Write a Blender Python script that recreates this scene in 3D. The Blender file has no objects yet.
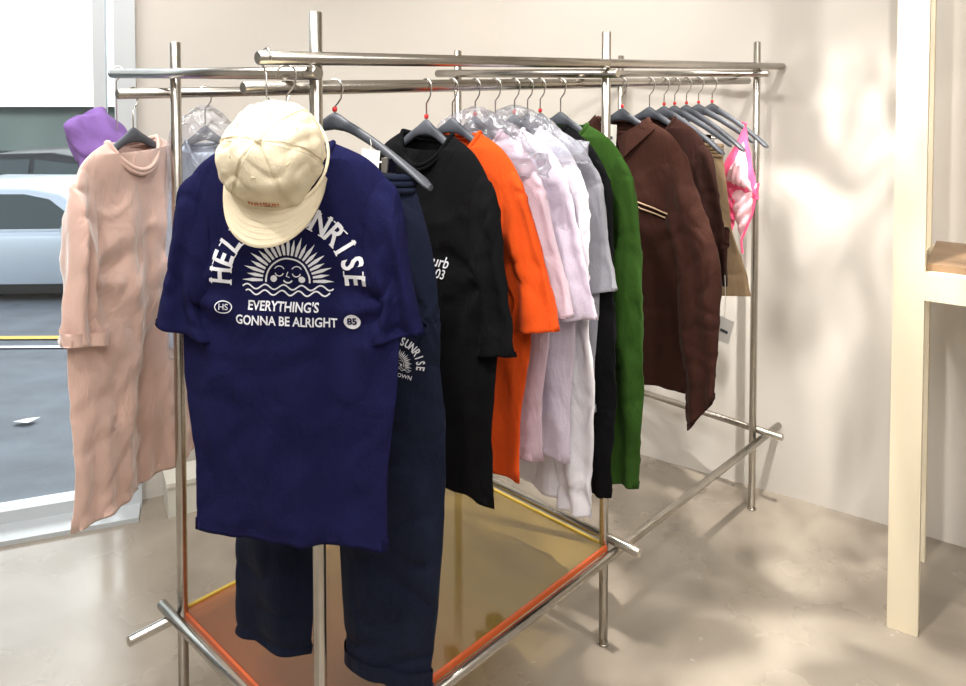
import bpy, bmesh, math, random
from mathutils import Vector, Matrix, noise
from mathutils.bvhtree import BVHTree
random.seed(4)
sc = bpy.context.scene
COL = sc.collection
def s2l(c):
    return tuple(((v/255)/12.92 if v/255<=0.04045 else ((v/255+0.055)/1.055)**2.4) for v in c)
# ---------------------------------------------------------------- materials
def newmat(name):
    m = bpy.data.materials.new(name); m.use_nodes=True
    nt=m.node_tree; b=nt.nodes['Principled BSDF']; return m,nt,b
def mat(name, rgb, rough=0.6, metal=0.0, bump=0.0, bscale=200, var=0.0, vscale=3, sheen=0.0, coord='Object', spec=None, rvar=0.0, crease=0.0):
    m,nt,b = newmat(name)
    c = s2l(rgb)
    b.inputs['Base Color'].default_value=(*c,1); b.inputs['Roughness'].default_value=rough
    b.inputs['Metallic'].default_value=metal
    if spec is not None: b.inputs['Specular IOR Level'].default_value=spec
    if sheen: 
        b.inputs['Sheen Weight'].default_value=sheen
        b.inputs['Sheen Roughness'].default_value=0.5
    tc=nt.nodes.new('ShaderNodeTexCoord')
    if var>0 or rvar>0:
        n=nt.nodes.new('ShaderNodeTexNoise'); n.inputs['Scale'].default_value=vscale; n.inputs['Detail'].default_value=5
        nt.links.new(tc.outputs[coord],n.inputs['Vector'])
        r=nt.nodes.new('ShaderNodeValToRGB')
        r.color_ramp.elements[0].position=0.3; r.color_ramp.elements[1].position=0.7
        r.color_ramp.elements[0].color=(*[v*(1-var) for v in c],1)
        r.color_ramp.elements[1].color=(*[min(1,v*(1+var)) for v in c],1)
        nt.links.new(n.outputs['Fac'],r.inputs['Fac'])
        if var>0: nt.links.new(r.outputs['Color'],b.inputs['Base Color'])
        if rvar>0:
            mr=nt.nodes.new('ShaderNodeMapRange'); mr.inputs['From Min'].default_value=.3; mr.inputs['From Max'].default_value=.7
            mr.inputs['To Min'].default_value=rough-rvar; mr.inputs['To Max'].default_value=rough+rvar
            nt.links.new(n.outputs['Fac'],mr.inputs['Value']); nt.links.new(mr.outputs['Result'],b.inputs['Roughness'])
    if bump>0:
        n2=nt.nodes.new('ShaderNodeTexNoise'); n2.inputs['Scale'].default_value=bscale; n2.inputs['Detail'].default_value=4
        nt.links.new(tc.outputs[coord],n2.inputs['Vector'])
        bp=nt.nodes.new('ShaderNodeBump'); bp.inputs['Strength'].default_value=bump; bp.inputs['Distance'].default_value=0.003
        nt.links.new(n2.outputs['Fac'],bp.inputs['Height']); nt.links.new(bp.outputs['Normal'],b.inputs['Normal'])
        if crease>0:
            mp=nt.nodes.new('ShaderNodeMapping'); mp.inputs['Scale'].default_value=(1,1,.45); mp.inputs['Rotation'].default_value=(0,.35,0)
            nt.links.new(tc.outputs[coord],mp.inputs['Vector'])
            n4=nt.nodes.new('ShaderNodeTexNoise'); n4.inputs['Scale'].default_value=15; n4.inputs['Detail'].default_value=3; n4.inputs['Distortion'].default_value=1.6
            nt.links.new(mp.outputs[0],n4.inputs['Vector'])
            b2=nt.nodes.new('ShaderNodeBump'); b2.inputs['Strength'].default_value=crease; b2.inputs['Distance'].default_value=.010
            nt.links.new(n4.outputs['Fac'],b2.inputs['Height']); nt.links.new(b2.outputs['Normal'],bp.inputs['Normal'])
    return m
def cloth(name,rgb,sheen=0.1,var=0.05,bump=0.3,rough=0.9,crease=.6):
    return mat(name,rgb,rough,0,bump,260,var,14,sheen,spec=0.15,crease=crease)
M={}
M['steel']=mat('brushed_steel',(186,181,173),0.26,1.0,0.04,90,0.08,20)
M['navy']=cloth('navy_jersey',(19,20,60),0.0,.04)
M['navy2']=cloth('navy_fleece',(18,24,42),0.02)
M['black']=cloth('black_cotton',(8,8,11),0.0)
M['orange']=cloth('orange_cotton',(210,76,22),0.02)
M['lilac']=cloth('lilac_cotton',(192,170,182))
M['lilac2']=cloth('pale_lilac_cotton',(208,196,212))
M['white']=cloth('white_cotton',(220,216,222))
M['grey']=cloth('grey_marl',(136,136,144))
M['green']=cloth('green_knit',(42,72,22),0.02)
M['brown']=cloth('brown_twill',(56,31,24),0.03)
M['brown2']=cloth('dark_brown_twill',(46,24,19),0.03)
M['khaki']=cloth('khaki_twill',(150,126,98))
M['pink']=cloth('pink_lycra',(250,96,140),0.05,rough=.5,crease=.2)
M['palepink']=cloth('pale_pink_lace',(246,196,206),0.05,rough=.6,crease=.2)
M['peach']=mat('peach_velour',(214,178,164),0.34,0,0.15,220,0.12,7,0.7,spec=.6,crease=.6)
M['satin']=mat('silver_satin',(178,190,208),0.25,.35,0.1,200,.08,10,crease=.8)
M['cream']=cloth('cream_cotton',(228,215,187),0.03,.03,crease=.25)
M['purple']=cloth('purple_cotton',(130,98,164),crease=.4)
M['print']=mat('white_print',(226,226,232),0.6)
M['tan']=mat('tan_piping',(180,152,124),0.7)
M['embro']=mat('orange_thread',(206,110,66),0.7)
M['hanger']=mat('grey_hanger',(80,84,92),0.42,0,0.02,80)
M['chrome']=mat('chrome_wire',(210,208,205),0.15,1.0)
M['red']=mat('red_label',(190,30,34),0.5)
M['paper']=mat('paper_tag',(240,236,228),0.7)
M['wall']=mat('painted_plaster',(216,211,204),0.8,0,0.15,30,0.03,1.2,coord='Object',spec=.25)
M['trim']=mat('cream_trim',(226,214,188),0.6,0,0.05,40)
M['ceil']=mat('ceiling_paint',(228,226,222),0.9)
M['wood']=mat('oak_shelf',(142,116,90),0.5,0,0.1,30,0.15,8)
M['frame']=mat('aluminium_frame',(206,212,216),0.4,0.2)
M['white_paint']=mat('white_paint',(220,218,208),0.6)
M['asphalt']=mat('asphalt',(94,100,108),0.85,0,0.8,60,0.22,3)
M['yellow']=mat('road_paint_yellow',(226,184,84),0.7)
M['roadwhite']=mat('road_paint_white',(230,232,236),0.7)
M['silver']=mat('silver_car_paint',(184,192,202),0.22,0.45)
M['dark']=mat('dark_car_paint',(40,42,46),0.25,0.4)
M['carglass']=mat('car_glass',(46,56,58),0.08,0.0)
M['tyre']=mat('tyre_rubber',(22,22,24),0.8)
M['shopdark']=mat('storefront_green',(92,104,100),0.6,0,0,1,.2,.7)
M['fascia']=mat('white_fascia',(252,252,252),0.6)
M['lamp']=mat('black_lamp_housing',(30,30,30),0.5)
def floor_mat():
    m,nt,b=newmat('polished_microcement')
    tc=nt.nodes.new('ShaderNodeTexCoord')
    n=nt.nodes.new('ShaderNodeTexNoise'); n.inputs['Scale'].default_value=1.6; n.inputs['Detail'].default_value=7; n.inputs['Distortion'].default_value=.9
    nt.links.new(tc.outputs['Object'],n.inputs['Vector'])
    r=nt.nodes.new('ShaderNodeValToRGB'); e=r.color_ramp.elements
    e[0].position=.32; e[0].color=(*s2l((136,126,114)),1); e[1].position=.68; e[1].color=(*s2l((174,164,150)),1)  # paler noise patches put dappled light into the floor colour
    nt.links.new(n.outputs['Fac'],r.inputs['Fac']); nt.links.new(r.outputs['Color'],b.inputs['Base Color'])
    n3=nt.nodes.new('ShaderNodeTexNoise'); n3.inputs['Scale'].default_value=3.2; n3.inputs['Detail'].default_value=4
    nt.links.new(tc.outputs['Object'],n3.inputs['Vector'])
    mr=nt.nodes.new('ShaderNodeMapRange'); mr.inputs['From Min'].default_value=.3; mr.inputs['From Max'].default_value=.7
    mr.inputs['To Min'].default_value=.14; mr.inputs['To Max'].default_value=.34
    nt.links.new(n3.outputs['Fac'],mr.inputs['Value']); nt.links.new(mr.outputs['Result'],b.inputs['Roughness'])
    b.inputs['Specular IOR Level'].default_value=.8
    bp=nt.nodes.new('ShaderNodeBump'); bp.inputs['Strength'].default_value=.15; bp.inputs['Distance'].default_value=.010
    nt.links.new(n3.outputs['Fac'],bp.inputs['Height']); nt.links.new(bp.outputs['Normal'],b.inputs['Normal'])
    return m
M['floor']=floor_mat()
def transp(name,tint_a,tint_b=None,gloss=.1,diff=0.0,diffcol=(1,1,1),axis=1,lo=0,hi=1,da=None,db=None,fk=1.0,gr=.08):
    m,nt,b=newmat(name); nt.nodes.remove(b); out=nt.nodes['Material Output']
    tr=nt.nodes.new('ShaderNodeBsdfTransparent'); gl=nt.nodes.new('ShaderNodeBsdfGlossy'); gl.inputs['Roughness'].default_value=gr
    df=nt.nodes.new('ShaderNodeBsdfDiffuse')
    df.inputs['Color'].default_value=(*s2l(diffcol),1)
    tr.inputs['Color'].default_value=(*s2l(tint_a),1)
    if tint_b:
        tc=nt.nodes.new('ShaderNodeTexCoord'); sx=nt.nodes.new('ShaderNodeSeparateXYZ'); nt.links.new(tc.outputs['Object'],sx.inputs[0])
        mr=nt.nodes.new('ShaderNodeMapRange'); mr.inputs['From Min'].default_value=lo; mr.inputs['From Max'].default_value=hi
        nt.links.new(sx.outputs[axis],mr.inputs['Value'])
        for (ca,cb,tgt) in ((tint_a,tint_b,tr),(da or tint_a,db or tint_b,df)):
            r=nt.nodes.new('ShaderNodeValToRGB'); r.color_ramp.elements[0].color=(*s2l(ca),1); r.color_ramp.elements[1].color=(*s2l(cb),1)
            nt.links.new(mr.outputs['Result'],r.inputs['Fac']); nt.links.new(r.outputs['Color'],tgt.inputs['Color'])
    m1=nt.nodes.new('ShaderNodeMixShader'); m1.inputs[0].default_value=diff
    nt.links.new(tr.outputs[0],m1.inputs[1]); nt.links.new(df.outputs[0],m1.inputs[2])
    fr=nt.nodes.new('ShaderNodeFresnel'); fr.inputs['IOR'].default_value=1.45
    mm=nt.nodes.new('ShaderNodeMath'); mm.operation='MULTIPLY_ADD'; mm.inputs[1].default_value=fk; mm.inputs[2].default_value=gloss*.3
    nt.links.new(fr.outputs[0],mm.inputs[0])
    m2=nt.nodes.new('ShaderNodeMixShader'); nt.links.new(mm.outputs[0],m2.inputs[0])
    nt.links.new(m1.outputs[0],m2.inputs[1]); nt.links.new(gl.outputs[0],m2.inputs[2])
    nt.links.new(m2.outputs[0],out.inputs['Surface']); return m
M['acrylic']=transp('amber_acrylic',(252,190,140),(255,241,190),.20,.32,axis=0,lo=-.05,hi=.55,da=(214,108,54),db=(226,190,106))
M['acr_edge']=mat('orange_acrylic_edge',(210,96,46),.3)
M['acr_edge2']=mat('yellow_acrylic_edge',(226,196,80),.3)
M['pane']=transp('window_glass',(246,250,250),None,0.02)
M['poly']=transp('clear_polythene',(248,249,252),None,.14,.14,(240,241,250),fk=.55,gr=.12)

# ---------------------------------------------------------------- mesh helpers
def mkobj(name,verts,faces,m,parent=None,smooth=True,loc=(0,0,0),rotz=0.0):
    me=bpy.data.meshes.new(name); me.from_pydata([tuple(v) for v in verts],[],faces)
    bm=bmesh.new(); bm.from_mesh(me); bmesh.ops.recalc_face_normals(bm,faces=bm.faces); bm.to_mesh(me); bm.free()
    me.update()
    ms = m if isinstance(m,(list,tuple)) else [m]
    for x in ms: me.materials.append(x)
    if smooth:
        for p in me.polygons: p.use_smooth=True
    o=bpy.data.objects.new(name,me); COL.objects.link(o); o.location=loc; o.rotation_euler[2]=rotz
    if parent: o.parent=parent
    return o
class MB:
    def __init__(s): s.v=[]; s.f=[]; s.mi=[]; s.sm=[]
    def add(s,vs,fs,mi=0,sm=True):
        o=len(s.v); s.v+= [tuple(v) for v in vs]
        for f in fs: s.f.append([i+o for i in f]); s.mi.append(mi); s.sm.append(sm)
    def box(s,c,d,mi=0,rot=None):
        vs=[]
        for z in(-.5,.5):
            for y in(-.5,.5):
                for x in(-.5,.5):
                    p=Vector((x*d[0],y*d[1],z*d[2]))
                    if rot: p=rot@p
                    vs.append(p+Vector(c))
        s.add(vs,[(0,2,3,1),(4,5,7,6),(0,1,5,4),(2,6,7,3),(0,4,6,2),(1,3,7,5)],mi,False)
    def rod(s,a,b,r,mi=0,n=20,r2=None):
        a=Vector(a);b=Vector(b);d=(b-a).normalized(); up=Vector((0,0,1)) if abs(d.z)<.9 else Vector((1,0,0))
        e1=d.cross(up).normalized(); e2=d.cross(e1); r2=r2 or r; c=min(.002,r*.3)
        rings=[(a,r-c),(a+d*c,r),(b-d*c,r2),(b,r2-c)]
        vs=[]
        for p,q in rings:
            for i in range(n):
                t=2*math.pi*i/n; vs.append(p+e1*q*math.cos(t)+e2*q*math.sin(t))
        fs=[]
        for k in range(3):
            for i in range(n): j=(i+1)%n; fs.append((k*n+i,k*n+j,(k+1)*n+j,(k+1)*n+i))
        s.add(vs,fs,mi,True); s.add(vs[:n],[tuple(range(n))],mi,False); s.add(vs[3*n:],[tuple(range(n))],mi,False)
    def tube(s,pts,r,mi=0,n=8,closed=False,radii=None):
        pts=[Vector(p) for p in pts]; N=len(pts); vs=[];fs=[]
        prev=None
        for i,p in enumerate(pts):
            a=pts[(i-1)%N] if (closed or i>0) else p; b=pts[(i+1)%N] if (closed or i<N-1) else p
            d=(b-a).normalized()
            if prev is None:
                up=Vector((0,1,0)) if abs(d.y)<.9 else Vector((1,0,0)); e1=d.cross(up).normalized()
            else: e1=(prev-d*prev.dot(d)).normalized()
            prev=e1; e2=d.cross(e1); q=radii[i] if radii else r
            for k in range(n):
                t=2*math.pi*k/n; vs.append(p+e1*q*math.cos(t)+e2*q*math.sin(t))
        for i in range(N if closed else N-1):
            j=(i+1)%N
            for k in range(n): l=(k+1)%n; fs.append((i*n+k,i*n+l,j*n+l,j*n+k))
        s.add(vs,fs,mi)
        if not closed: s.add(vs[:n],[tuple(range(n))],mi); s.add(vs[-n:],[tuple(range(n))],mi)
    def obj(s,name,mats,**k):
        o=mkobj(name,s.v,s.f,mats,**k)
        for p,mi,sm in zip(o.data.polygons,s.mi,s.sm): p.material_index=mi; p.use_smooth=sm
        return o
def empty(name,loc=(0,0,0),rotz=0):
    e=bpy.data.objects.new(name,None); COL.objects.link(e); e.location=loc; e.rotation_euler[2]=rotz; e.empty_display_size=.1; return e
def cr(pts,t):
    n=len(pts)-1; u=min(max(t,0),1)*n; i=min(int(u),n-1); f=u-i
    P=[pts[max(i-1,0)],pts[i],pts[i+1],pts[min(i+2,n)]]
    out=[]
    for k in range(len(pts[0])):
        a,b,c,d=[p[k] for p in P]
        out.append(.5*((2*b)+(-a+c)*f+(2*a-5*b+4*c-d)*f*f+(-a+3*b-3*c+d)*f**3))
    return out

# ---------------------------------------------------------------- garments
def ruled(mb,E1,E2,TH,fold,rows=70,seg=64,mi=0,neck=None,hem=True,px=1.15,stitch=0.02):
    vs=[]
    ts=[i/(rows-1) for i in range(rows)]
    rd=[]
    if hem: rd+=[(0.03,-.0025),(0.0,-.0025)]
    rd+=[(t,0.0) for t in ts]
    top=[]
    for ri,(t,k) in enumerate(rd):
        a=cr(E1,t);b=cr(E2,t);th=cr(TH,t)[0]+k
        cx=(a[0]+b[0])/2;cz=(a[1]+b[1])/2;hx=(b[0]-a[0])/2;hz=(b[1]-a[1])/2
        hx+= math.copysign(k,hx)
        if hem and k==0 and stitch and abs(t-stitch)<.5/rows: th-=.0012
        for i in range(seg):
            an=2*math.pi*i/seg; c=math.cos(an); sn=math.sin(an)
            cc=c; ss=math.copysign(abs(sn)**px,sn)
            x=cx+hx*cc; z=cz+hz*cc; y=th*ss
            if neck:
                w=max(0,(t-(1-neck[2]))/neck[2])**2
                dip=neck[0] if ss<0 else neck[1]
                z-=dip*w*(1-cc*cc)**.7
            y+=fold(x,z,ss,cc,t)
            vs.append((x,y,z))
            if ri==len(rd)-1: top.append((x,y,z))
    n=len(rd);fs=[]
    for r in range(n-1):
        for i in range(seg): j=(i+1)%seg; fs.append((r*seg+i,r*seg+j,(r+1)*seg+j,(r+1)*seg+i))
    mb.add(vs,fs,mi)
    return top
def mkfold(seed,amp,ztop,zhem,tilt=3.0,wr=1.0):
    rnd=random.Random(seed)
    W=[(rnd.uniform(17,24),rnd.uniform(0,6.3),rnd.uniform(-tilt,tilt),.8),(rnd.uniform(36,48),rnd.uniform(0,6.3),rnd.uniform(-tilt,tilt),.6)]
    o=rnd.uniform(0,50)
    def f(x,z,ss,cc,t):
        d=min(1,max(0,(ztop-z)/(ztop-zhem))); a=amp*(.10+.90*d**.8)
        up=min(1,max(0.0,(ztop-.05-z)/.17)); up=up*up*(3-2*up)
        xx=x+.035*noise.noise(Vector((x*5+o,z*3.2,1)))
        v=0
        for k,p,l,q in W:
            s_=math.sin(k*xx+p+l*z); v+=q*a*(s_+.28*math.cos(2*(k*xx+p+l*z)))
        v*=(.75+.25*(ss<0))
        v+=noise.noise(Vector((x*24+o,z*2.6,ss*.3)))*amp*1.1*d
        v+=noise.noise(Vector((x*6+o,z*4,ss*.5)))*.012
        g=1-min(1,abs(noise.noise(Vector((x*7+z*5+o,z*9-x*6,ss*.4))))*3.2)
        v+=.0050*wr*g*g*(.3+.7*d)
        g=1-min(1,abs(noise.noise(Vector((x*10-z*7+o+9,z*8+x*6,ss*.4))))*3.5)
        v-=.0040*wr*g*g
        for sx in(-1,1):
            dx=x-sx*.21; dz=z-(ztop-.28); rr=math.hypot(dx,dz)
            if rr<.24: v+=.007*wr*(1-rr/.24)*math.sin(math.atan2(dz,dx*sx)*8+o)
        return v*(1-.5*abs(cc)**6)*up
    return f
def garment(name,m,loc,rotz,seed=0,hem=.7,hwh=.22,hwc=.235,sht=.21,zs=1.365,zn=1.455,neckw=.085,sleeve='short',sl_end=None,
            thick=.021,amp=.008,cuff=False,collar=True,extra=None,hemtilt=0.0,slw=.075,mats=None,armz=None,wr=1.0,st=1.0,slant=0.0):
    mb=MB(); f=mkfold(seed,amp,zn,hem,wr=wr)
    zc=armz or zs-.24
    def edge(sg):
        return [(sg*hwh,hem+sg*hemtilt),(sg*(hwh*.97+hwc*.03),hem+(zc-hem)*.33),(sg*(hwh*.4+hwc*.6),hem+(zc-hem)*.68),(sg*hwc*.97,zc),(sg*(sht+.012),zs-.12),(sg*(sht+.004),zs-.045),(sg*sht*.94,zs+.006),(sg*(sht*.55+neckw*.45),zs+(zn-zs)*.62),(sg*neckw,zn)]
    TH=[(thick*1.05,),(thick*1.05,),(thick*1.1,),(thick*1.1,),(thick*1.05,),(.020,),(.021,),(.023,),(.028,)]
    top=ruled(mb,edge(-1),edge(1),TH,f,rows=96,seg=128,neck=(.07,.012,.16))
    if collar:
        for dz,rr in((0,.0055),(-.009,.0045)): mb.tube([(p[0],p[1],p[2]+dz) for p in top[::2]],rr,0,8,closed=True)
    for sg in(-1,1):
        if sleeve=='short':
            ex,ez=sl_end or (.275,1.06)
            outer=[(sg*(sht*.80),zs+.022),(sg*(sht+.003),zs-.006),(sg*(sht+.018),zs-.05),(sg*(sht*.42+ex*.58),(zs+ez)/2-.025),(sg*ex,ez)]
            inner=[(sg*(sht*.70),zs-.20),(sg*(sht*.78),zs-.215),(sg*(sht*.86),zs-.235),(sg*(ex-slw*1.3),ez+.03),(sg*(ex-slw*1.75),ez-.03)]
            th=[(.014,),(.018,),(.018*st,),(.017*st,),(.018*st,)]
            rows=44
        elif sleeve=='long':
            ex,ez=sl_end or (.27,.62)
            outer=[(sg*(sht*.80),zs+.022),(sg*(sht+.003),zs-.006),(sg*(sht+.028),zs-.08),(sg*(ex+.002),zs-.26),(sg*(ex+.010),(zs+ez)/2-.06+slant*.3),(sg*(ex+.006),ez+.16+slant*.8),(sg*ex,ez+slant)]
            inner=[(sg*(sht*.70),zs-.20),(sg*(sht*.76),zs-.215),(sg*(sht*.84),zs-.24),(sg*(ex-.12),zs-.34),(sg*(ex-.115),(zs+ez)/2-.08),(sg*(ex-.10),ez+.15),(sg*(ex-.085),ez)]
            th=[(.014,),(.019,),(.021,),(.021,),(.019,),(.017,),(.015,)]
            rows=96
        else: continue
        o=random.Random(seed+sg*7).uniform(0,9)
        off=-.014 if sleeve=='long' else -.006
        def sf(x,z,ss,cc,t,o=o,off=off):
            tt=1-t
            v=off*min(1,tt*3)
            v+= .0035*math.sin(34*z+o+cc*1.5)*tt*(1 if sleeve=='long' else .35)
            v+=.008*math.sin(cc*5+o+z*5)*min(1,tt*2)
            v+=noise.noise(Vector((x*14+o,z*6,ss)))*.012*min(1,tt*2.5)
            g=1-min(1,abs(noise.noise(Vector((x*12+z*9+o,z*14-x*6,ss*.4))))*3)
            v+=.007*g*g*min(1,tt*3)
            return v
        ruled(mb,inner[::-1] if sg>0 else outer[::-1], outer[::-1] if sg>0 else inner[::-1],th[::-1],sf,rows=rows,seg=56,px=1.0,stitch=.06)
        if cuff:
            a,b=inner[-1],outer[-1]; c=((a[0]+b[0])/2,(a[1]+b[1])/2); hx=(b[0]-a[0])/2; hz=(b[1]-a[1])/2
            E=lambda s_:[(c[0]+s_*hx*1.05,c[1]+s_*hz),(c[0]+s_*hx*1.07,c[1]+s_*hz+.028)]
            ruled(mb,E(-1),E(1),[(.022*st,),(.0225*st,)],lambda x,z,ss,cc,t:sf(x,z,ss,cc,0),rows=8,seg=56,px=1.0,stitch=0)
    if extra: extra(mb,f)
    return mb.obj(name,mats or [m],loc=loc,rotz=rotz)
def bvh_of(o):
    return BVHTree.FromPolygons([v.co[:] for v in o.data.vertices],[p.vertices[:] for p in o.data.polygons])
class Print:
    def __init__(s,garm,cx,cz,sc_=1.0,rot=0.0):
        s.b=bvh_of(garm); s.g=garm; s.cx=cx; s.cz=cz; s.k=sc_; s.r=rot; s.parts={}
    def addpoly(s,vs,fs,key='print'):
        P=s.parts.setdefault(key,([],[])); o=len(P[0]); off=-.0020 if key=='print' else -.0030
        bm=bmesh.new(); bv=[bm.verts.new((v[0],v[1],0)) for v in vs]
        for f in fs:
            try: bm.faces.new([bv[i] for i in f])
            except ValueError: pass
        for _ in range(3):
            le=[e for e in bm.edges if e.calc_length()>.012/ s.k]
            if not le: break
            bmesh.ops.subdivide_edges(bm,edges=le,cuts=1,use_grid_fill=False)
        bmesh.ops.triangulate(bm,faces=bm.faces)
        bm.verts.index_update()
        c,sn=math.cos(s.r),math.sin(s.r)
        for v in bm.verts:
            x=v.co.x*s.k;z=v.co.y*s.k
            X=s.cx+x*c-z*sn; Z=s.cz+x*sn+z*c
            h=s.b.ray_cast(Vector((X,-.4,Z)),Vector((0,1,0)))
            y=h[0].y if h[0] else 0
            P[0].append((X,y+off,Z))
        for f in bm.faces: P[1].append([v.index+o for v in f.verts])
        bm.free()
    def text(s,body,x,y,size,rot=0,key='print',width=None,bold=0.0,shear=0,wx=1.0):
        cu=bpy.data.curves.new('t','FONT'); cu.body=body; cu.size=size; cu.align_x='CENTER'; cu.align_y='CENTER'; cu.resolution_u=3
        cu.offset=bold; cu.shear=shear
        ob=bpy.data.objects.new('t',cu); COL.objects.link(ob)
        dg=bpy.context.evaluated_depsgraph_get(); me=bpy.data.meshes.new_from_object(ob.evaluated_get(dg))
        vs=[v.co.copy() for v in me.vertices]; fs=[tuple(p.vertices) for p in me.polygons]
        bpy.data.objects.remove(ob); bpy.data.curves.remove(cu)
        if not vs: return
        if width:
            w=max(v.x for v in vs)-min(v.x for v in vs); wx=width/w
        for v in vs: v.x*=wx
        c,sn=math.cos(rot),math.sin(rot)
        s.addpoly([(x+v.x*c-v.y*sn,y+v.x*sn+v.y*c) for v in vs],fs,key)
        bpy.data.meshes.remove(me)
    def stroke(s,pts,w,key='print',closed=False):
        n=len(pts);L=[];
        for i,p in enumerate(pts):
            a=pts[(i-1)%n] if closed or i>0 else p; b=pts[(i+1)%n] if closed or i<n-1 else p
            d=Vector((b[0]-a[0],b[1]-a[1])).normalized(); nn=Vector((-d.y,d.x))*w/2
            L.append((p[0]+nn.x,p[1]+nn.y)); L.append((p[0]-nn.x,p[1]-nn.y))
        fs=[(2*i,2*i+1,(2*i+3)%(2*n),(2*i+2)%(2*n)) for i in range(n if closed else n-1)]
        s.addpoly(L,fs,key)
    def disc(s,x,y,rx,ry,key='print',n=28):
        s.addpoly([(x,y)]+[(x+rx*math.cos(2*math.pi*i/n),y+ry*math.sin(2*math.pi*i/n)) for i in range(n)],[(0,i+1,(i+1)%n+1) for i in range(n)],key)
    def finish(s):
        for k,(v,f) in s.parts.items():
            me=bpy.data.meshes.new(k); me.from_pydata(v,[],f); me.materials.append(M['print'] if k=='print' else s.g.data.materials[0])
            o=bpy.data.objects.new('graphic_'+k,me); COL.objects.link(o); o.parent=s.g
def sun_print(P,full=True):
    txt="HELLO SUNRISE"; n=len(txt); R=.122
    for i,ch in enumerate(txt):
        if ch==' ': continue
        a=math.radians(177-(174)*i/(n-1)); ca,sa=math.cos(a),math.sin(a)
        P.text(ch,R*ca,R*sa*.98,.056,a-math.pi/2,bold=.0014,wx=.80)
        if full and ch not in 'OSU':
            for h_ in((-.0185),(.0185)):
                for q in((-1,1) if ch in 'HNR' or h_<0 else (-1,)):
                    if ch in 'ELI' and q==1: continue
                    if ch=='I': q=0
                    ox=q*.0115; rr=R+h_
                    cx_,cy_=rr*ca+sa*ox, (rr*sa-ca*ox)*.98
                    P.stroke([(cx_-sa*.0055,cy_+ca*.0055),(cx_+sa*.0055,cy_-ca*.0055)],.0022)
    arc=lambda r,a0,a1,k=28,c=(0,0):[(c[0]+r*math.cos(math.radians(a0+(a1-a0)*i/k)),c[1]+r*math.sin(math.radians(a0+(a1-a0)*i/k))) for i in range(k+1)]
    P.stroke(arc(.040,-5,185),.003)
    for i in range(21):
        a=math.radians(0+180*i/20); r0,r1=.046,(.084 if i%2==0 else .076)
        c,sn=math.cos(a),math.sin(a); w=.0040
        P.addpoly([(r0*c-sn*w*.5,r0*sn+c*w*.5),(r0*c+sn*w*.5,r0*sn-c*w*.5),((r0+r1)/2*c+sn*w*.8,(r0+r1)/2*sn-c*w*.8),(r1*c,r1*sn),((r0+r1)/2*c-sn*w*.8,(r0+r1)/2*sn+c*w*.8)],[(0,1,2,3,4)])
    for sx in(-1,1):
        P.stroke(arc(.008,200,340,8,(sx*.016,.016)),.002)
        P.stroke(arc(.010,30,150,8,(sx*.016,.016)),.0018)
        P.disc(sx*.026,.003,.006,.006)
    P.stroke([(0,.016),(-.003,.008),(.003,.006)],.0018)
    P.stroke(arc(.009,210,330,8,(0,.005)),.0028)
    for k in range(2):
        w=.083-.006*k
        P.stroke([(-w+2*w*i/60,-.012-.010*k+.0042*math.sin(i*.52+k*.6)) for i in range(61)],.0026)
    if full:
        P.text("EVERYTHING'S",-.006,-.046,.0235,bold=.0005,width=.130)
        P.text("GONNA BE ALRIGHT",.0,-.072,.0235,bold=.0005,width=.186)
        P.stroke([(-.117+.0155*math.cos(q),-.051+.011*math.sin(q)) for q in [2*math.pi*i/28 for i in range(28)]],.0018,closed=True)
        P.text("HS",-.117,-.051,.016)
        P.disc(.120,-.068,.015,.014); P.text("85",.120,-.068,.018,key='ink',bold=.0006)
    else:
        P.text("PEACE TOWN",0,-.055,.030,bold=.0004)

# ---------------------------------------------------------------- room shell
def wallseg(name,a,b,h=2.8,th=.12,m=None,z0=0,side=1):
    a=Vector((a[0],a[1],0));b=Vector((b[0],b[1],0)); d=(b-a).normalized(); n=Vector((-d.y,d.x,0))*th*side
    vs=[a,b,b+n,a+n]; vs=[v+Vector((0,0,z0)) for v in vs]+[v+Vector((0,0,h)) for v in vs]
    return mkobj(name,vs,[(0,1,2,3),(4,5,6,7),(0,1,5,4),(1,2,6,5),(2,3,7,6),(3,0,4,7)],m or M['wall'],smooth=False)
C0=(.078,3.60); L=(-1.27,2.86); RR=(3.4,1.37); G=(-3.5,2.05)
wallseg('wall_right',C0,RR); wallseg('wall_left',L,C0); wallseg('wall_east',RR,(3.4,-2.2)); wallseg('wall_south',(3.4,-2.2),(-3.5,-2.2)); wallseg('wall_west',(-3.5,-2.2),G)
H=2.8
fl=[(C0[0],C0[1]),L,G,(-3.5,-2.2),(3.4,-2.2),RR]
fc=[(0,1,2,3,4,5),(6,7,8,9,10,11)]+[(i,(i+1)%6,6+(i+1)%6,6+i) for i in range(6)]
mkobj('floor',[(x,y,0) for x,y in fl]+[(x,y,-.05) for x,y in fl],fc,M['floor'],smooth=False)
mkobj('ceiling',[(x,y,H) for x,y in fl]+[(x,y,H+.1) for x,y in fl],fc,M['ceil'],smooth=False)
dv=(Vector((G[0],G[1],0))-Vector((L[0],L[1],0))); Lw=dv.length; dv.normalize(); ang=math.atan2(dv.y,dv.x)
w=empty('window_1',(L[0],L[1],0),ang)
mb=MB()
mb.box((.03,0,1.4),(.07,.10,2.8)); mb.box((.115,0,1.4),(.04,.06,2.8)); mb.box((Lw-.04,0,1.4),(.08,.10,2.8)); mb.box((Lw/2+.2,0,1.4),(.06,.08,2.8))
mb.box((Lw/2,0,.03),(Lw,.07,.06)); mb.box((Lw/2,.09,.008),(Lw,.12,.016)); mb.box((Lw/2,0,2.72),(Lw,.10,.16))
mb.obj('frame',[M['frame']],parent=w)
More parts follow.
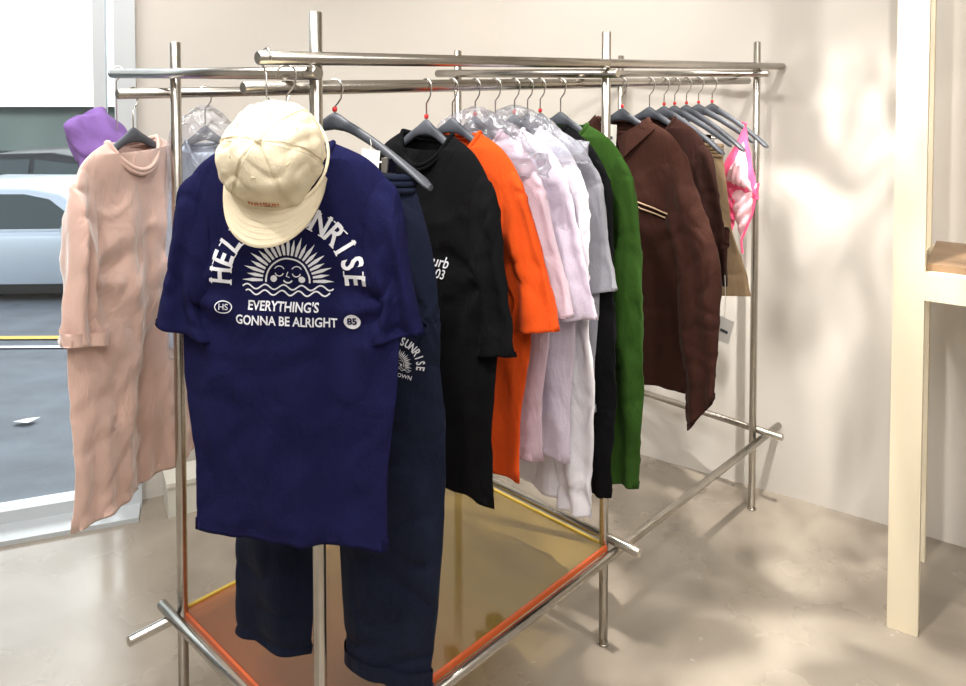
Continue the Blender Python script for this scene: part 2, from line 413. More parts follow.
mb=MB(); mb.box((Lw/2,0,1.4),(Lw-.1,.008,2.7)); mb.obj('pane',[M['pane']],parent=w)
mb=MB(); mb.box((0,0,.055),(.26,.13,.11)); mb.box((0,0,.118),(.27,.14,.016))
mb.obj('plinth_block',[M['white_paint']],loc=(-1.04,2.86,0),rotz=math.atan2(C0[1]-L[1],C0[0]-L[0]))

# ---------------------------------------------------------------- outside
def slope(y): return -.1-.143*(y-3)
mkobj('road',[(-22,1.2,-.075),(8,1.2,-.075),(8,2.83,-.075),(-22,2.83,-.075),(8,16.3,slope(16.3)),(-22,16.3,slope(16.3))],[(0,1,2,3),(3,2,4,5)],M['asphalt'],smooth=False)
def strip(name,y0,y1,m,x0=-20,x1=6):
    mkobj(name,[(x0,y0-.8,slope(y0-.8)+.012),(x1,y0,slope(y0)+.012),(x1,y1,slope(y1)+.012),(x0,y1-.8,slope(y1-.8)+.012)],[(0,1,2,3)],m,smooth=False)
strip('road_line',6.55,6.68,M['yellow']); strip('road_line',6.2,6.28,M['roadwhite'])
mkobj('litter_paper',[(-2.45,4.02,slope(4.02)+.02),(-2.36,4.0,slope(4)+.02),(-2.34,4.08,slope(4.1)+.03),(-2.42,4.10,slope(4.14)+.02)],[(0,1,2,3)],M['roadwhite'],smooth=False)
mb=MB(); mb.box((-8,17.2,-.6),(28,1,3.0),0); mb.box((-8,17.0,3.9),(28,1.3,6.0),1)
for i in range(9):
    mb.box((-18+i*2.4,16.65,-.7),(.12,.12,2.8),2); mb.box((-16.9+i*2.4,16.66,-.9),(1.5,.06,1.7),3)
mb.obj('building',[M['shopdark'],M['fascia'],M['frame'],M['carglass']])
def car(name,x,y,paint,hs=1.0,flip=1,rot=.05):
    e=empty(name,(x,y,slope(y)),rot)
    prof=[(-2.2,.35),(-2.22,.62),(-2.12,.82),(-1.7,.90),(-1.25,.94),(1.0,.94),(1.55,.86),(2.05,.72),(2.2,.55),(2.2,.3),(1.9,.22),(-1.9,.22)]
    cab=[(-1.75,.90),(-1.15,1.36),(-.6,1.44),(.25,1.43),(.6,1.36),(1.2,.92)]
    def ext(name,pr,w0,w1,m):
        vs=[];n=len(pr); zmin=min(p[1] for p in pr); zmax=max(p[1] for p in pr)
        for sy in(-1,1):
            for px_,pz in pr:
                k=(pz-zmin)/(zmax-zmin); w=w0+(w1-w0)*k; vs.append((px_*flip,sy*w,pz*hs))
        fs=[tuple(range(n)),tuple(range(n,2*n))]+[(i,(i+1)%n,n+(i+1)%n,n+i) for i in range(n)]
        o=mkobj(name,vs,fs,m,parent=e,smooth=True)
        b=o.modifiers.new('b','BEVEL'); b.width=.06; b.segments=4; b.limit_method='ANGLE'; b.angle_limit=math.radians(25)
        return o
    ext('body',prof,.86,.84,paint); ext('cabin',cab,.80,.60,paint)
    win1=[(-1.35,.97),(-1.02,1.30),(-.35,1.36),(-.35,.97)]; win2=[(-.27,.97),(-.27,1.36),(.22,1.36),(.50,1.30),(.95,.97)]
    mb=MB()
    for wn in(win1,win2):
        for sy in(-1,1):
            n=len(wn); f=lambda pz:.80+(.60-.80)*(pz-.90)/(.54)+.012
            mb.add([(p[0]*flip,sy*f(p[1]),p[1]*hs) for p in wn],[tuple(range(n))],0,False)
    mb.obj('side_windows',[M['carglass']],parent=e)
    mb=MB()
    for wx in(-1.35,1.4):
        for sy in(-1,1):
            mb.rod((wx*flip,sy*.70,.33),(wx*flip,sy*.88,.33),.33,0,32); mb.rod((wx*flip,sy*.80,.33),(wx*flip,sy*.892,.33),.21,1,24)
            for k in range(5):
                a=k*2*math.pi/5; mb.rod((wx*flip,sy*.895,.33),(wx*flip+.19*math.cos(a),sy*.895,.33+.19*math.sin(a)),.02,1,6)
    mb.obj('wheels',[M['tyre'],M['chrome']],parent=e)
    mb=MB()
    for sy in(-1,1):
        mb.box((2.16*flip,sy*.65,.62*hs),(.1,.3,.12),0); mb.box((-2.18*flip,sy*.68,.70*hs),(.08,.28,.14),1); mb.box((.85*flip,sy*.92,.98*hs),(.16,.14,.1),2)
        for dx in(-.31,.9,-1.1): mb.box((dx*flip,sy*.862,.6*hs),(.012,.01,.55*hs),3)
        for dx in(-.15,-.95): mb.box((dx*flip,sy*.868,.80*hs),(.16,.02,.025),2)
        mb.box((0,sy*.84,.26),(2.1,.06,.1),3)
    mb.obj('lights_and_trim',[M['roadwhite'],M['red'],paint,M['tyre']],parent=e)
car('car',-5.3,9.2,M['silver'],.92); car('car',-7.6,13.2,M['dark'],1.3,-1)

# ---------------------------------------------------------------- clothing rack
RA=math.radians(46.3); RX,RY=-.31,1.452
U=Vector((math.cos(RA),math.sin(RA),0)); Wd=Vector((-math.sin(RA),math.cos(RA),0))
def rk(s,t): p=Vector((RX,RY,0))+U*s+Wd*t; return (p.x,p.y,0)
rack=empty('clothing_rack',(RX,RY,0),RA)
r=.0125; mb=MB(); WT=.575; S1=.933; S2=1.866; g=.0255
for s_ in(0,S1,S2):
    mb.rod((s_,0,0),(s_,0,1.70),r); mb.rod((s_,WT,0),(s_,WT,1.66),r)
    for tt in (0,WT): mb.rod((s_,tt,0),(s_,tt,.006),.017)
mb.rod((-.135,-g,1.613),(S2+.16,-g,1.613),r)
mb.rod((-.115,.06,1.560),(S2+.06,.06,1.560),r)
ZB=1.540
mb.rod((-.125,WT+g,ZB),(S2+.06,WT+g,ZB),r)
mb.rod((-g,-.045,1.5865),(-g,WT+.31,1.5865),r)
for s_ in (S1-g,S2-g): mb.rod((s_,-.055,1.5865),(s_,WT+.07,1.5865),r)
mb.rod((-.12,-g,.262),(S2+.17,-g,.262),r); mb.rod((-.12,WT+g,.262),(S2+.05,WT+g,.262),r)
mb.rod((-g,-.12,.288),(-g,WT+.06,.288),r)
for s_ in (S1+g,S2+g): mb.rod((s_,-.10,.288),(s_,WT+.05,.288),r)
mb.obj('steel_frame',[M['steel']],parent=rack)
mb=MB(); mb.box((S1/2,WT/2,.279),(S1-.02,WT+.02,.008)); mb.obj('acrylic_shelf',[M['acrylic']],parent=rack,smooth=False)
mb=MB(); 
mb.box((S1/2,-.012,.280),(S1-.01,.008,.013)); mb.box((.003,WT/2,.280),(.007,WT,.013))
mb.box((S1/2,WT+.012,.280),(S1-.01,.008,.013),1); mb.box((S1-.003,WT/2,.280),(.007,WT,.013),1)
mb.obj('acrylic_edge',[M['acr_edge'],M['acr_edge2']],parent=rack,smooth=False)

# ---------------------------------------------------------------- hangers
def hanger(loc,rotz,L=.170,zr=1.56,label=True,clips=False,zneck=1.468,drop=.100,fat=.0):
    mb=MB(); N=40;n=14;vs=[];fs=[]
    for i in range(N+1):
        x=-L+2*L*i/N; q=abs(x)/L; z=zneck-drop*(q**1.25); y=-.004*q*q
        hh=.012-.003*q+(.006*math.exp(-(x/.02)**2)); hd=.006+fat*max(0,(q-.45)/.55)**1.3
        if q>.97: hh*=.6; hd*=.7
        for k in range(n):
            a=2*math.pi*k/n; vs.append((x,y+hd*math.cos(a),z+hh*math.sin(a)))
    for i in range(N):
        for k in range(n): l=(k+1)%n; fs.append((i*n+k,i*n+l,(i+1)*n+l,(i+1)*n+k))
    mb.add(vs,fs,0); mb.add(vs[:n],[tuple(range(n))],0); mb.add(vs[-n:],[tuple(range(n))],0)
    zc=zr-.004; R=.0185
    pts=[(0,0,zneck+.01),(0,0,zc-.036),(.008,0,zc-.027),(.014,0,zc-.019)]
    for i in range(15):
        a=math.radians(-38+228*i/14); pts.append((R*math.cos(a),0,zc+R*math.sin(a)))
    mb.tube(pts,.0019,1,8)
    if label: mb.rod((0,0,zneck+.018),(0,0,zneck+.028),.0048,2,12)
    if clips:
        mb.rod((-.15,0,zneck-.08),(.15,0,zneck-.08),.003,1,8)
        for sx in(-1,1):
            mb.rod((sx*.15,0,zneck-.08),(sx*.13,0,zneck-drop*.55),.003,1,8); mb.box((sx*.12,0,zneck-.095),(.03,.02,.05),1)
    return mb.obj('clothes_hanger',[M['hanger'],M['chrome'],M['red']],loc=loc,rotz=rotz)
GR=RA-math.pi/2
def jit(i): return GR+math.radians([2,-3,1,-2,3,-1,2,-2,1,0][i%10])
def tag(parent,x,y,z,w=.03,h=.045,rot=0.1,string=.05):
    mb=MB(); mb.box((x,y,z-h/2),(w,.001,h),0,Matrix.Rotation(rot,3,'Y')); mb.box((x,y-.0008,z-h*.55),(w*.5,.001,h*.12),1,Matrix.Rotation(rot,3,'Y'))
    mb.tube([(x,y,z-.004),(x+.003,y,z+string*.5),(x,y+.002,z+string)],.0007,0,5)
    mb.obj('price_tag',[M['paper'],M['hanger']],parent=parent)

tp=(-.354,1.412,0); tr=math.radians(-6)
tee=garment('t_shirt',M['navy'],tp,tr,seed=11,hem=.728,hwh=.182,hwc=.213,sht=.194,zs=1.392,zn=1.462,sl_end=(.251,1.125),thick=.016,amp=.0055,slw=.062,hemtilt=-.008,wr=1.2)
P=Print(tee,.004,1.213,1.0,math.radians(-1)); sun_print(P); P.finish()
hanger((tp[0],tp[1],0),tr,L=.155,zr=1.5865,zneck=1.475,drop=.075,label=False)
# sweatpants
pp=Vector(rk(.085,.06)); pr=math.radians(-17)
mb=MB(); f=mkfold(5,.004,1.4,.4)
ruled(mb,[(-.20,.98),(-.215,1.1),(-.20,1.25),(-.165,1.385)],[(.215,.98),(.225,1.1),(.205,1.25),(.165,1.385)],[(.026,),(.030,),(.028,),(.022,)],f,rows=50,seg=100,hem=False)
def wav(o): 
    def q(x,z,ss,cc,t):
        g=1-min(1,abs(noise.noise(Vector((x*8+z*6+o,z*9-x*6,ss*.4))))*3)
        return .005*math.sin(cc*4+o+z*5)+noise.noise(Vector((x*9+o,z*5,ss)))*.014+.007*g*g
    return q
ruled(mb,[(-.240,.40),(-.240,.6),(-.232,.85),(-.20,1.08)],[(-.065,.39),(-.050,.6),(-.03,.85),(.01,1.08)],[(.030,),(.032,),(.034,),(.024,)],wav(1),rows=80,seg=72)
ruled(mb,[(.018,.40),(.005,.6),(-.005,.85),(-.01,1.08)],[(.200,.39),(.222,.6),(.232,.85),(.215,1.08)],[(.032,),(.034,),(.036,),(.024,)],wav(4),rows=80,seg=72)
ruled(mb,[(.013,.398),(.011,.43)],[(.206,.388),(.208,.42)],[(.037,),(.038,)],wav(4),rows=8,seg=60,stitch=0)
wb=[(.168*math.cos(q),.026*math.sin(q),1.385) for q in [2*math.pi*i/30 for i in range(30)]]
for kz in(-.025,-.012,0): mb.tube([(a,b,c+kz) for a,b,c in wb],.0075,0,8,closed=True)
pants=mb.obj('sweatpants',[M['navy2']],loc=pp,rotz=pr)
P=Print(pants,.145,1.03,.36,math.radians(-14)); sun_print(P,False); P.finish()
h=hanger(pp,pr,L=.205,clips=True,zneck=1.492,drop=.125,fat=.013)
tag(h,.09,-.03,1.44,.038,.055,.1,.02)

rail=lambda s_:rk(s_,.06)
k=0
def onrail(s_,name,m,**kw):
    global k
    k+=1; rz=jit(k); loc=rail(s_)
    hanger(loc,rz,label=kw.pop('label',k%2==1))
    return garment(name,m,loc,rz,seed=20+k,**kw)
bt=onrail(.33,'t_shirt',M['black'],hem=.69,hwh=.21,hwc=.235,sl_end=(.285,1.03),amp=.011)
P=Print(bt,.060,1.165,1.0); P.text("urb",.0,.013,.034,bold=.0003,shear=.35); P.text("03",.0,-.013,.030,bold=.0003,shear=.35); P.finish()
onrail(.41,'t_shirt',M['orange'],hem=.71,hwh=.205,hwc=.24,sl_end=(.305,1.06),amp=.013,slw=.085)
onrail(.485,'t_shirt',M['lilac'],hem=.73,hwh=.21,hwc=.24,sl_end=(.29,1.07),amp=.014)
onrail(.555,'t_shirt',M['lilac2'],hem=.70,hwh=.22,hwc=.24,sl_end=(.30,1.05),amp=.014)
onrail(.625,'sweater',M['white'],hem=.58,hwh=.21,hwc=.23,sleeve='long',sl_end=(.245,.56),amp=.012)
onrail(.675,'t_shirt',M['grey'],hem=.78,hwh=.21,hwc=.225,sl_end=(.26,1.08),amp=.010)
onrail(.725,'long_sleeve_shirt',M['black'],hem=.60,hwh=.20,hwc=.22,sleeve='long',sl_end=(.235,.57),amp=.010)
gs=onrail(.81,'long_sleeve_shirt',M['green'],hem=.62,hwh=.20,hwc=.225,sleeve='long',sl_end=(.25,.56),amp=.012)
def jk(mb,f):
    def fy(x,z,th=.0262): 
        c=x/.235; return -th*max(0,1-c*c)**.575+f(x,z,-max(0,1-c*c)**.575,c,.5)-.002
    for off in(-.012,.012): mb.tube([(off,fy(off,z),z) for z in [1.38-.01*i for i in range(65)]],.0016,0,5)
    for sx in(-1,1):
        vs=[];fs=[]
        for i in range(9):
            q=i/8
            ix,iy=sx*.086*math.sin(math.pi/2*(1-q))+sx*.006, -.030*q
            zi=1.458-.062*q**1.5; ox=ix+sx*.028*(1-.2*q); zo=zi-.026-.03*q**2
            vs+=[(ix,iy-.004,zi+.006),(ox,iy-.014,zo)]
        for i in range(8): fs.append((2*i,2*i+1,2*i+3,2*i+2))
        n=len(vs); mb.add(vs+[(v[0],v[1]+.003,v[2]) for v in vs],fs+[tuple(n+j for j in f_) for f_ in fs],0)
    for sx in(-1,1):
        for dz in(0,-.016):
            mb.tube([(sx*(.02+.010*i),fy(sx*(.02+.010*i),1.240-.003*i+dz)-.001,1.240-.003*i+dz) for i in range(17)],.0024,1,6)
jk_=onrail(1.10,'jacket',M['brown'],hem=.70,hwh=.215,hwc=.245,sht=.212,sleeve='long',sl_end=(.310,.60),thick=.022,amp=.014,extra=jk,mats=[M['brown'],M['tan']],slant=.12)
tag(jk_,-.01,-.05,1.44,.048,.07,.05,.05)
br=onrail(1.25,'jacket',M['brown2'],hem=.86,hwh=.205,hwc=.23,sht=.20,sleeve='long',sl_end=(.26,.98),thick=.022,amp=.010)
tag(br,.27,-.05,.90,.045,.07,.25,.12)
def shorts(s_):
    loc=rail(s_); rz=jit(3); hanger(loc,rz,L=.2,clips=True)
    mb=MB(); f=mkfold(31,.007,1.36,.9)
    ruled(mb,[(-.20,1.08),(-.19,1.2),(-.165,1.365)],[(.20,1.08),(.19,1.2),(.165,1.365)],[(.026,),(.024,),(.018,)],f,rows=40,seg=90,hem=False)
    ruled(mb,[(-.245,.92),(-.23,1.0),(-.20,1.12)],[(-.03,.90),(-.015,1.0),(.01,1.12)],[(.034,),(.032,),(.022,)],wav(2),rows=40,seg=60)
    ruled(mb,[(.03,.90),(.015,1.0),(-.01,1.12)],[(.26,.92),(.24,1.0),(.20,1.12)],[(.034,),(.032,),(.022,)],wav(6),rows=40,seg=60)
    for kz in(0,-.010,-.020,-.03): mb.tube([(.168*math.cos(q),.020*math.sin(q),1.365+kz) for q in [2*math.pi*i/30 for i in range(30)]],.006,0,8,closed=True)
    for sx in(-1,1):
        mb.tube([(sx*.12,-.026,1.30),(sx*.16,-.028,1.22),(sx*.19,-.024,1.18)],.002,0,6)
        for bx in(.05,.12): mb.box((sx*bx,-.026,1.35),(.008,.004,.05),0)
    return mb.obj('shorts',[M['khaki']],loc=loc,rotz=rz)
shorts(1.40)
loc=rail(1.555); rz=jit(4); hanger(loc,rz,L=.19); hanger(rail(1.335),jit(6),L=.20,fat=.01,drop=.12); hanger(rail(1.475),jit(8),L=.20,fat=.01,drop=.12); hanger(rail(1.65),jit(5),L=.20,fat=.01,drop=.12)
mb=MB()
def tri(a,b,c,mi,bulge=.03,N=18,ph=0):
    vs=[];fs=[]
    for sd in(0,1):
        idx={}; q=len(vs)
        for i in range(N+1):
            for j in range(N+1-i):
                p=a+(b-a)*(i/N)+(c-a)*(j/N); l0,l1,l2=1-i/N-j/N,i/N,j/N
                bul=max(0,27*l0*l1*l2)**.6*bulge+.004*math.sin(i*.8-j*1.1+ph)
                vs.append((p.x,p.y-(bul if sd==0 else bul-.003),p.z)); idx[(i,j)]=q; q+=1
        for i in range(N):
            for j in range(N-i):
                fs.append((idx[(i,j)],idx[(i+1,j)],idx[(i,j+1)]))
                if j<N-i-1: fs.append((idx[(i+1,j)],idx[(i+1,j+1)],idx[(i,j+1)]))
    mb.add(vs,fs,mi)
for sx in(-1,1):
    V=lambda x,y,z:Vector((sx*x,y,z))
    a=V(.165,-.01,1.42); b=V(.065,-.02,1.23); c=V(.215,-.02,1.19)
    tri(a,b,c,0)
    tri(V(.168,-.030,1.37),V(.105,-.034,1.24),V(.198,-.034,1.215),1,.030)
    tri(V(.215,-.018,1.24),V(.11,-.02,1.22),V(.16,-.02,1.05),1,.014,ph=2)
    tri(V(.09,-.016,1.25),V(.16,-.018,1.22),V(.13,-.018,1.08),0,.012,ph=1)
    mb.tube([a,V(.168,-.005,1.425),V(.15,0,1.43)],.0035,0,6)
    mb.tube([V(.215,-.02,1.24),V(.195,-.02,1.14),V(.160,-.02,1.05),V(.165,-.02,1.01)],.004,0,6)
    mb.tube([b,V(.10,-.018,1.16),V(.13,-.018,1.08)],.003,0,6)
mb.tube([(-.215,-.02,1.19),(-.065,-.02,1.225),(0,-.02,1.20),(.065,-.02,1.225),(.215,-.02,1.19)],.004,0,6)
mb.obj('bikini_top',[M['pink'],M['palepink']],loc=loc,rotz=rz)

def cover(loc,rz,zl,seed,hw=.24,sc_=1.0,name='garment_cover',m=None,th=1.0):
    mb=MB(); f0=mkfold(seed,.012*sc_,1.5,zl-.2)
    def f(x,z,ss,cc,t):
        g=1-min(1,abs(noise.noise(Vector((x*22+z*12+seed,z*20-x*12,ss))))*3)
        g2=abs(noise.noise(Vector((x*45+seed,z*30,ss*2))))
        return f0(x,z,ss,cc,t)+(.009*g*g+.006*g2)*th
    ruled(mb,[(-hw,zl),(-hw,zl+.05),(-hw+.02,1.40),(-hw*.54,1.47),(-.015,1.508)],[(hw,zl),(hw,zl+.05),(hw-.02,1.40),(hw*.54,1.47),(.015,1.508)],[(.036*th,),(.036*th,),(.032*th,),(.022*th,),(.008*th,)],f,rows=70,seg=110,stitch=0)
    return mb.obj(name,[m or M['poly']],loc=loc,rotz=rz)
cover(rail(.485),jit(3),1.36,3,.225); cover(rail(.625),jit(5),1.38,8,.225)

# ---------------------------------------------------------------- back rail
br_=math.radians(77); blr=rk(-.090,WT+g)
pt=garment('t_shirt',M['peach'],blr,br_,seed=77,hem=.625,hwh=.205,hwc=.212,sht=.188,zs=1.375,zn=1.435,neckw=.085,sl_end=(.232,1.03),thick=.028,amp=.016,cuff=True,slw=.06,wr=1.5,st=1.5)
hanger(blr,br_,L=.135,zr=ZB,zneck=1.445,drop=.065,label=False,fat=.0)
bk=rk(.085,WT+g); hanger(bk,GR+1.25,L=.08,zr=ZB,label=False,zneck=1.44,drop=.06); cover(bk,GR+1.35,.9,12,.110,1.2)
garment('vest_top',M['satin'],bk,GR+1.35,seed=5,hem=.92,hwh=.095,hwc=.10,sht=.080,zs=1.36,zn=1.42,neckw=.045,sleeve='none',thick=.020,amp=.006,wr=1.2)

# ---------------------------------------------------------------- caps
def cap(name,m,loc,rot,scl=1.0):
    e=empty(name,loc); e.rotation_euler=rot; e.scale=(scl,)*3
    mb=MB(); NA=96;NR=30;vs=[];fs=[]
    rx,ry,hz=.096,.096,.118
    def dome(a,t,off=0):
        ph=t*math.pi/2; rr=math.cos(ph)**.82; z=hz*math.sin(ph)**.95
        x=(rx+off)*rr*math.cos(a); y=(ry+off)*rr*math.sin(a)
        seam=abs(math.sin(a*3)); d=.003*(1-math.exp(-(seam/.12)**2))
        n_=noise.noise(Vector((x*16,y*16,z*16)))*.010+noise.noise(Vector((x*45+3,y*45,z*45)))*.002
        g=1-min(1,abs(noise.noise(Vector((x*18+5,y*18,z*18))))*3.2); n_-=.004*g*g
        k=1+(d+n_-.003)/.09
        return (x*k,y*k,z*k+ (off if t>.99 else 0))
    for i in range(NR+1):
        for j in range(NA): vs.append(dome(2*math.pi*j/NA,min(i/NR,.985)))
    for i in range(NR):
        for j in range(NA): l=(j+1)%NA; fs.append((i*NA+j,i*NA+l,(i+1)*NA+l,(i+1)*NA+j))
    fs.append(tuple(NR*NA+j for j in range(NA)))
    mb.add(vs,fs,0)
    mb.add([(v[0]*.95,v[1]*.95,v[2]*.95) for v in vs],fs,0)
    mb.tube([(rx*math.cos(q)*.985,ry*math.sin(q)*.985,0) for q in [2*math.pi*i/48 for i in range(48)]],.003,0,8,closed=True)
    for sidx in range(6):
        a=sidx*math.pi/3
        for da in(-.035,.035): mb.tube([dome(a+da/(max(.15,math.cos(i/20*1.5))),i/20*.95,.0010) for i in range(21)],.0006,1,5)
    mb.rod((0,0,hz+.002),(0,0,hz+.008),.007,0,16,.005)
    for a in(30,90,150,210,270,330):
        p=dome(math.radians(a),.62,.001); mb.tube([(p[0]+.003*math.cos(q)*math.sin(math.radians(a)),p[1]-.003*math.cos(q)*math.cos(math.radians(a)),p[2]+.003*math.sin(q)) for q in [2*math.pi*i/12 for i in range(12)]],.001,1,5,closed=True)
    NB=48;MR=14;top=[];
    for i in range(NB+1):
        a=math.radians(180+12+(156)*i/NB)
        for j in range(MR+1):
            q=j/MR; x0=rx*math.cos(a)*.99; y0=ry*math.sin(a)*.99
            e_=max(0.0,math.sin(math.pi*(i/NB)))**.5; ext=.070*e_*q
            x=x0*(1+.06*q*e_); y=y0-ext; z=-.001-.026*(abs(x)/rx)**2*q -.004*q
            top.append((x,y,z))
    n=len(top); bot=[(x,y,z-.004) for x,y,z in top]; fs=[]
    for i in range(NB):
        for j in range(MR):
            a=i*(MR+1)+j; fs.append((a,a+1,a+MR+2,a+MR+1)); fs.append((n+a,n+a+1,n+a+MR+2,n+a+MR+1))
        a=i*(MR+1)+MR; fs.append((a,a+MR+1,n+a+MR+1,n+a))
    mb.add(top+bot,fs,0)
    for q in(.2,.36,.52,.68,.84,.97):
        j=int(q*MR); mb.tube([tuple(Vector(top[i*(MR+1)+j])+Vector((0,0,.0004))) for i in range(2,NB-1)],.0005,1,5)
    for i in range(11):
        a=math.radians(256+ i*3.2); p=dome(a,.07,.002); q=dome(a+.01*(i%3-1),.12,.002); mb.tube([p,q],.0012,2,5)
    mb.tube([(0,ry-.002,.01),(0,ry+.012,.012),(0,ry+.018,.010)],.0018,3,6)
    mb.obj('cap_body',[m,M['cream'],M['embro'],M['chrome']],parent=e)
    return e
c1=cap('baseball_cap',M['cream'],(-.350,1.322,1.445),(math.radians(70),math.radians(8),math.radians(-3)),.93)
px,py,_=rk(-.118,-g)
mb=MB()
hk=[(px,py,1.545),(px,py,1.585)]+[(px+ .0175*math.sin(math.radians(a))*-.7,py+.0175*math.sin(math.radians(a))*.7,1.612-.0175*math.cos(math.radians(a))) for a in range(30,300,18)]
mb.tube(hk,.0016,0,8); mb.tube([(px,py,1.547),(px+.008,py,1.535),(px+.0,py,1.52),(px-.008,py,1.535),(px,py,1.547)],.0014,0,6)
mb.obj('wire_hook',[M['chrome']])
def bucket(loc,rot):
    e=empty('bucket_hat',loc); e.rotation_euler=rot
    mb=MB(); prof=[(.0,.105),(.035,.106),(.062,.100),(.074,.088),(.080,.060),(.084,.030),(.088,.004),(.100,-.018),(.118,-.040),(.132,-.056),(.130,-.059),(.098,-.022),(.084,0.0),(.076,.06),(.06,.09),(0,.095)]
    NA=72; vs=[];fs=[]; NP=60
    for i in range(NP):
        r_,z_=cr(prof,i/(NP-1)); r_=max(r_,.0005)
        for j in range(NA):
            a=2*math.pi*j/NA; c,s_=math.cos(a),math.sin(a)
            fl_=max(0,(r_-.08)/.05)
            rr=r_*(1+.10*fl_*math.sin(a*3+1)+noise.noise(Vector((c*2,s_*2,z_*22)))*.16)
            z2=z_+.014*fl_*math.sin(a*4)+noise.noise(Vector((c*1.5+4,s_*1.5,z_*15)))*.02
            vs.append((rr*c*.92,rr*s_*.68,z2))
    for i in range(NP-1):
        for j in range(NA): l=(j+1)%NA; fs.append((i*NA+j,i*NA+l,(i+1)*NA+l,(i+1)*NA+j))
    mb.add(vs,fs,0); mb.obj('hat_body',[M['purple']],parent=e); return e
qx,qy,_=rk(-g,WT+.285)
bucket((qx-.030,qy,1.385),(math.radians(-10),math.radians(-32),math.radians(30))).scale=(.85,.8,1.0)
mb=MB(); mb.tube([(qx,qy,1.44),(qx,qy,1.565)]+[(qx+.017*math.cos(math.radians(a)),qy+.017*math.sin(math.radians(a))*.7,1.587+.018*math.sin(math.radians(a))) for a in range(-60,200,20)],.0016,0,8); mb.obj('wire_hook',[M['chrome']])

# ---------------------------------------------------------------- shelving unit on the right
wa=math.atan2(RR[1]-C0[1],RR[0]-C0[0])
sh=empty('shelving_unit',(1.203,2.19,0),wa)
mb=MB()
mb.box((0,0,1.39),(.078,.045,2.78)); mb.box((1.2,0,1.39),(.078,.045,2.78))
mb.box((0,.40,1.39),(.05,.05,2.78)); mb.box((1.2,.40,1.39),(.05,.05,2.78))
mb.box((.6,0,.995),(1.122,.045,.075)); mb.box((.6,.40,.995),(1.15,.04,.075)); mb.box((0,.2,.995),(.04,.355,.07)); mb.box((1.2,.2,.995),(.04,.355,.07))
mb.obj('frame',[M['trim']],parent=sh,smooth=False)
mb=MB(); mb.box((.6,.20,1.043),(1.12,.36,.02)); mb.obj('shelf_board',[M['wood']],parent=sh,smooth=False)

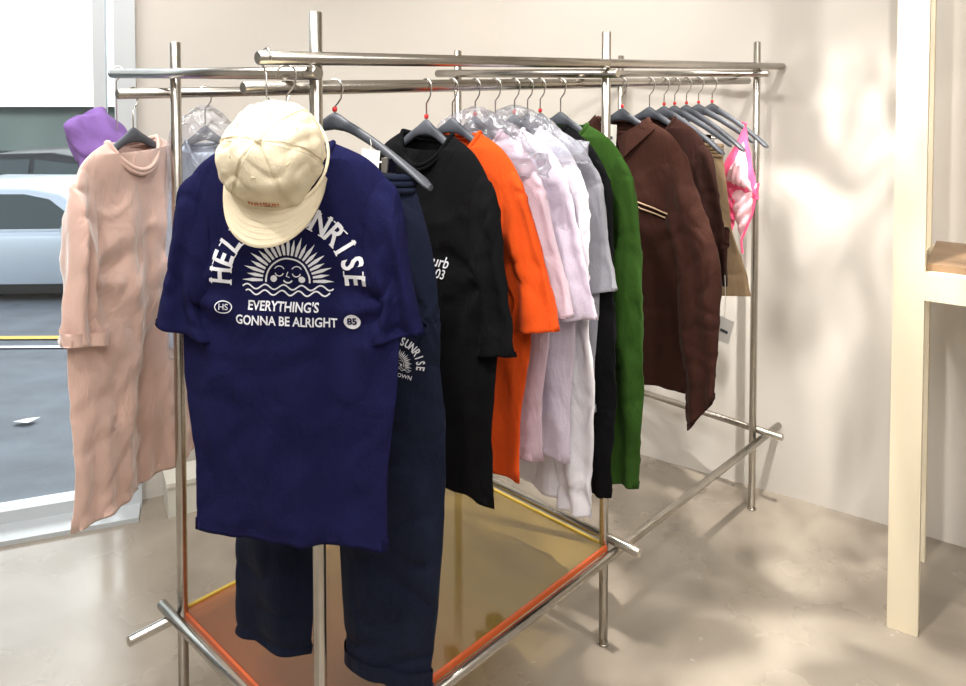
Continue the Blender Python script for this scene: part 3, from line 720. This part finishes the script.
# ---------------------------------------------------------------- lights
def area(name,loc,sz,power,col,rot=(0,0,0),sy=None):
    l=bpy.data.lights.new(name,'AREA'); l.energy=power; l.color=col; l.shape='RECTANGLE'; l.size=sz; l.size_y=sy or sz
    o=bpy.data.objects.new(name,l); COL.objects.link(o); o.location=loc; o.rotation_euler=rot; return o
area('ceiling_fill_light',(.6,-.3,2.76),2.6,74,(1,.985,.96),sy=1.6)  # added soft fill below the ceiling, no fixture modelled
area('ceiling_fill_light',(-1.2,1.4,2.76),1.2,44,(1,.99,.975),sy=1.0)  # second added fill, towards the window side
def spot(loc,tgt,power,col,size=60,blend=.6,rad=.03,gobo=0,lo=.15,hi=2.8):
    e=empty('ceiling_spotlight',loc); d=(Vector(tgt)-Vector(loc)).normalized()
    mb=MB(); p=-d*.05; mb.rod(p,p-d*.12,.04,0,20); mb.rod(p-d*.06,(0,0,H-loc[2]),.008,0,8)
    mb.obj('housing',[M['lamp']],parent=e)
    l=bpy.data.lights.new('lamp','SPOT'); l.energy=power; l.color=col; l.spot_size=math.radians(size); l.spot_blend=blend; l.shadow_soft_size=rad
    if gobo:  # noise pattern added to the lamp, standing in for dappled reflected light
        l.use_nodes=True; nt=l.node_tree; em=nt.nodes['Emission']
        tc=nt.nodes.new('ShaderNodeTexCoord'); n=nt.nodes.new('ShaderNodeTexNoise'); n.inputs['Scale'].default_value=gobo; n.inputs['Detail'].default_value=2; n.inputs['Distortion'].default_value=1.2
        nt.links.new(tc.outputs['Normal'],n.inputs['Vector'])
        mr=nt.nodes.new('ShaderNodeMapRange'); mr.inputs['From Min'].default_value=.42; mr.inputs['From Max'].default_value=.66; mr.inputs['To Min'].default_value=lo; mr.inputs['To Max'].default_value=hi
        nt.links.new(n.outputs['Fac'],mr.inputs['Value']); nt.links.new(mr.outputs['Result'],em.inputs['Strength'])
    o=bpy.data.objects.new('lamp',l); COL.objects.link(o); o.parent=e; o.rotation_euler=d.to_track_quat('-Z','Y').to_euler()
warm=(1,.95,.875)
spot((-.3,.9,2.65),(.4,2.6,1.0),105,warm,80,rad=.06)
spot((1.3,1.0,2.65),(1.1,2.7,1.0),72,warm,70,gobo=4,lo=.5,hi=1.7,rad=.05)
spot((.9,1.9,2.65),(.9,2.3,0),115,warm,80,.7,.02,gobo=7,lo=.12,hi=3.0)
spot((-.9,.5,2.65),(-.4,1.45,1.0),50,(1,.97,.93),70)
spot((.35,2.9,2.65),(.30,3.3,1.6),26,warm,100,.9,.08)
spot((-.8,1.9,2.65),(-.6,3.1,1.5),26,warm,100,.9,.08)

sun=bpy.data.lights.new('sun','SUN'); sun.energy=4.2; sun.angle=math.radians(20); sun.color=(1,.98,.95)
so=bpy.data.objects.new('sun',sun); COL.objects.link(so); so.rotation_euler=Vector((-.25,.8,-.45)).to_track_quat('-Z','Y').to_euler()
wd=bpy.data.worlds.new('sky'); sc.world=wd; wd.use_nodes=True; nt=wd.node_tree; bg=nt.nodes['Background']
sky=nt.nodes.new('ShaderNodeTexSky'); sky.sky_type='NISHITA'; sky.sun_disc=False; sky.sun_elevation=math.radians(40); sky.dust_density=3
hs=nt.nodes.new('ShaderNodeHueSaturation'); hs.inputs['Saturation'].default_value=.35
nt.links.new(sky.outputs[0],hs.inputs['Color']); nt.links.new(hs.outputs[0],bg.inputs[0]); bg.inputs[1].default_value=.55

# ---------------------------------------------------------------- camera
cd=bpy.data.cameras.new('camera'); cam=bpy.data.objects.new('camera',cd); COL.objects.link(cam)
cam.location=(0,0,1.585); F=783.0; cd.sensor_width=36; cd.lens=F/966*36
pit=math.radians(2.0); cam.rotation_euler=(math.pi/2-pit,0,0); cd.shift_y=-(269-F*math.tan(pit))/966
cd.clip_start=.02; sc.camera=cam
sc.view_settings.view_transform='Standard'
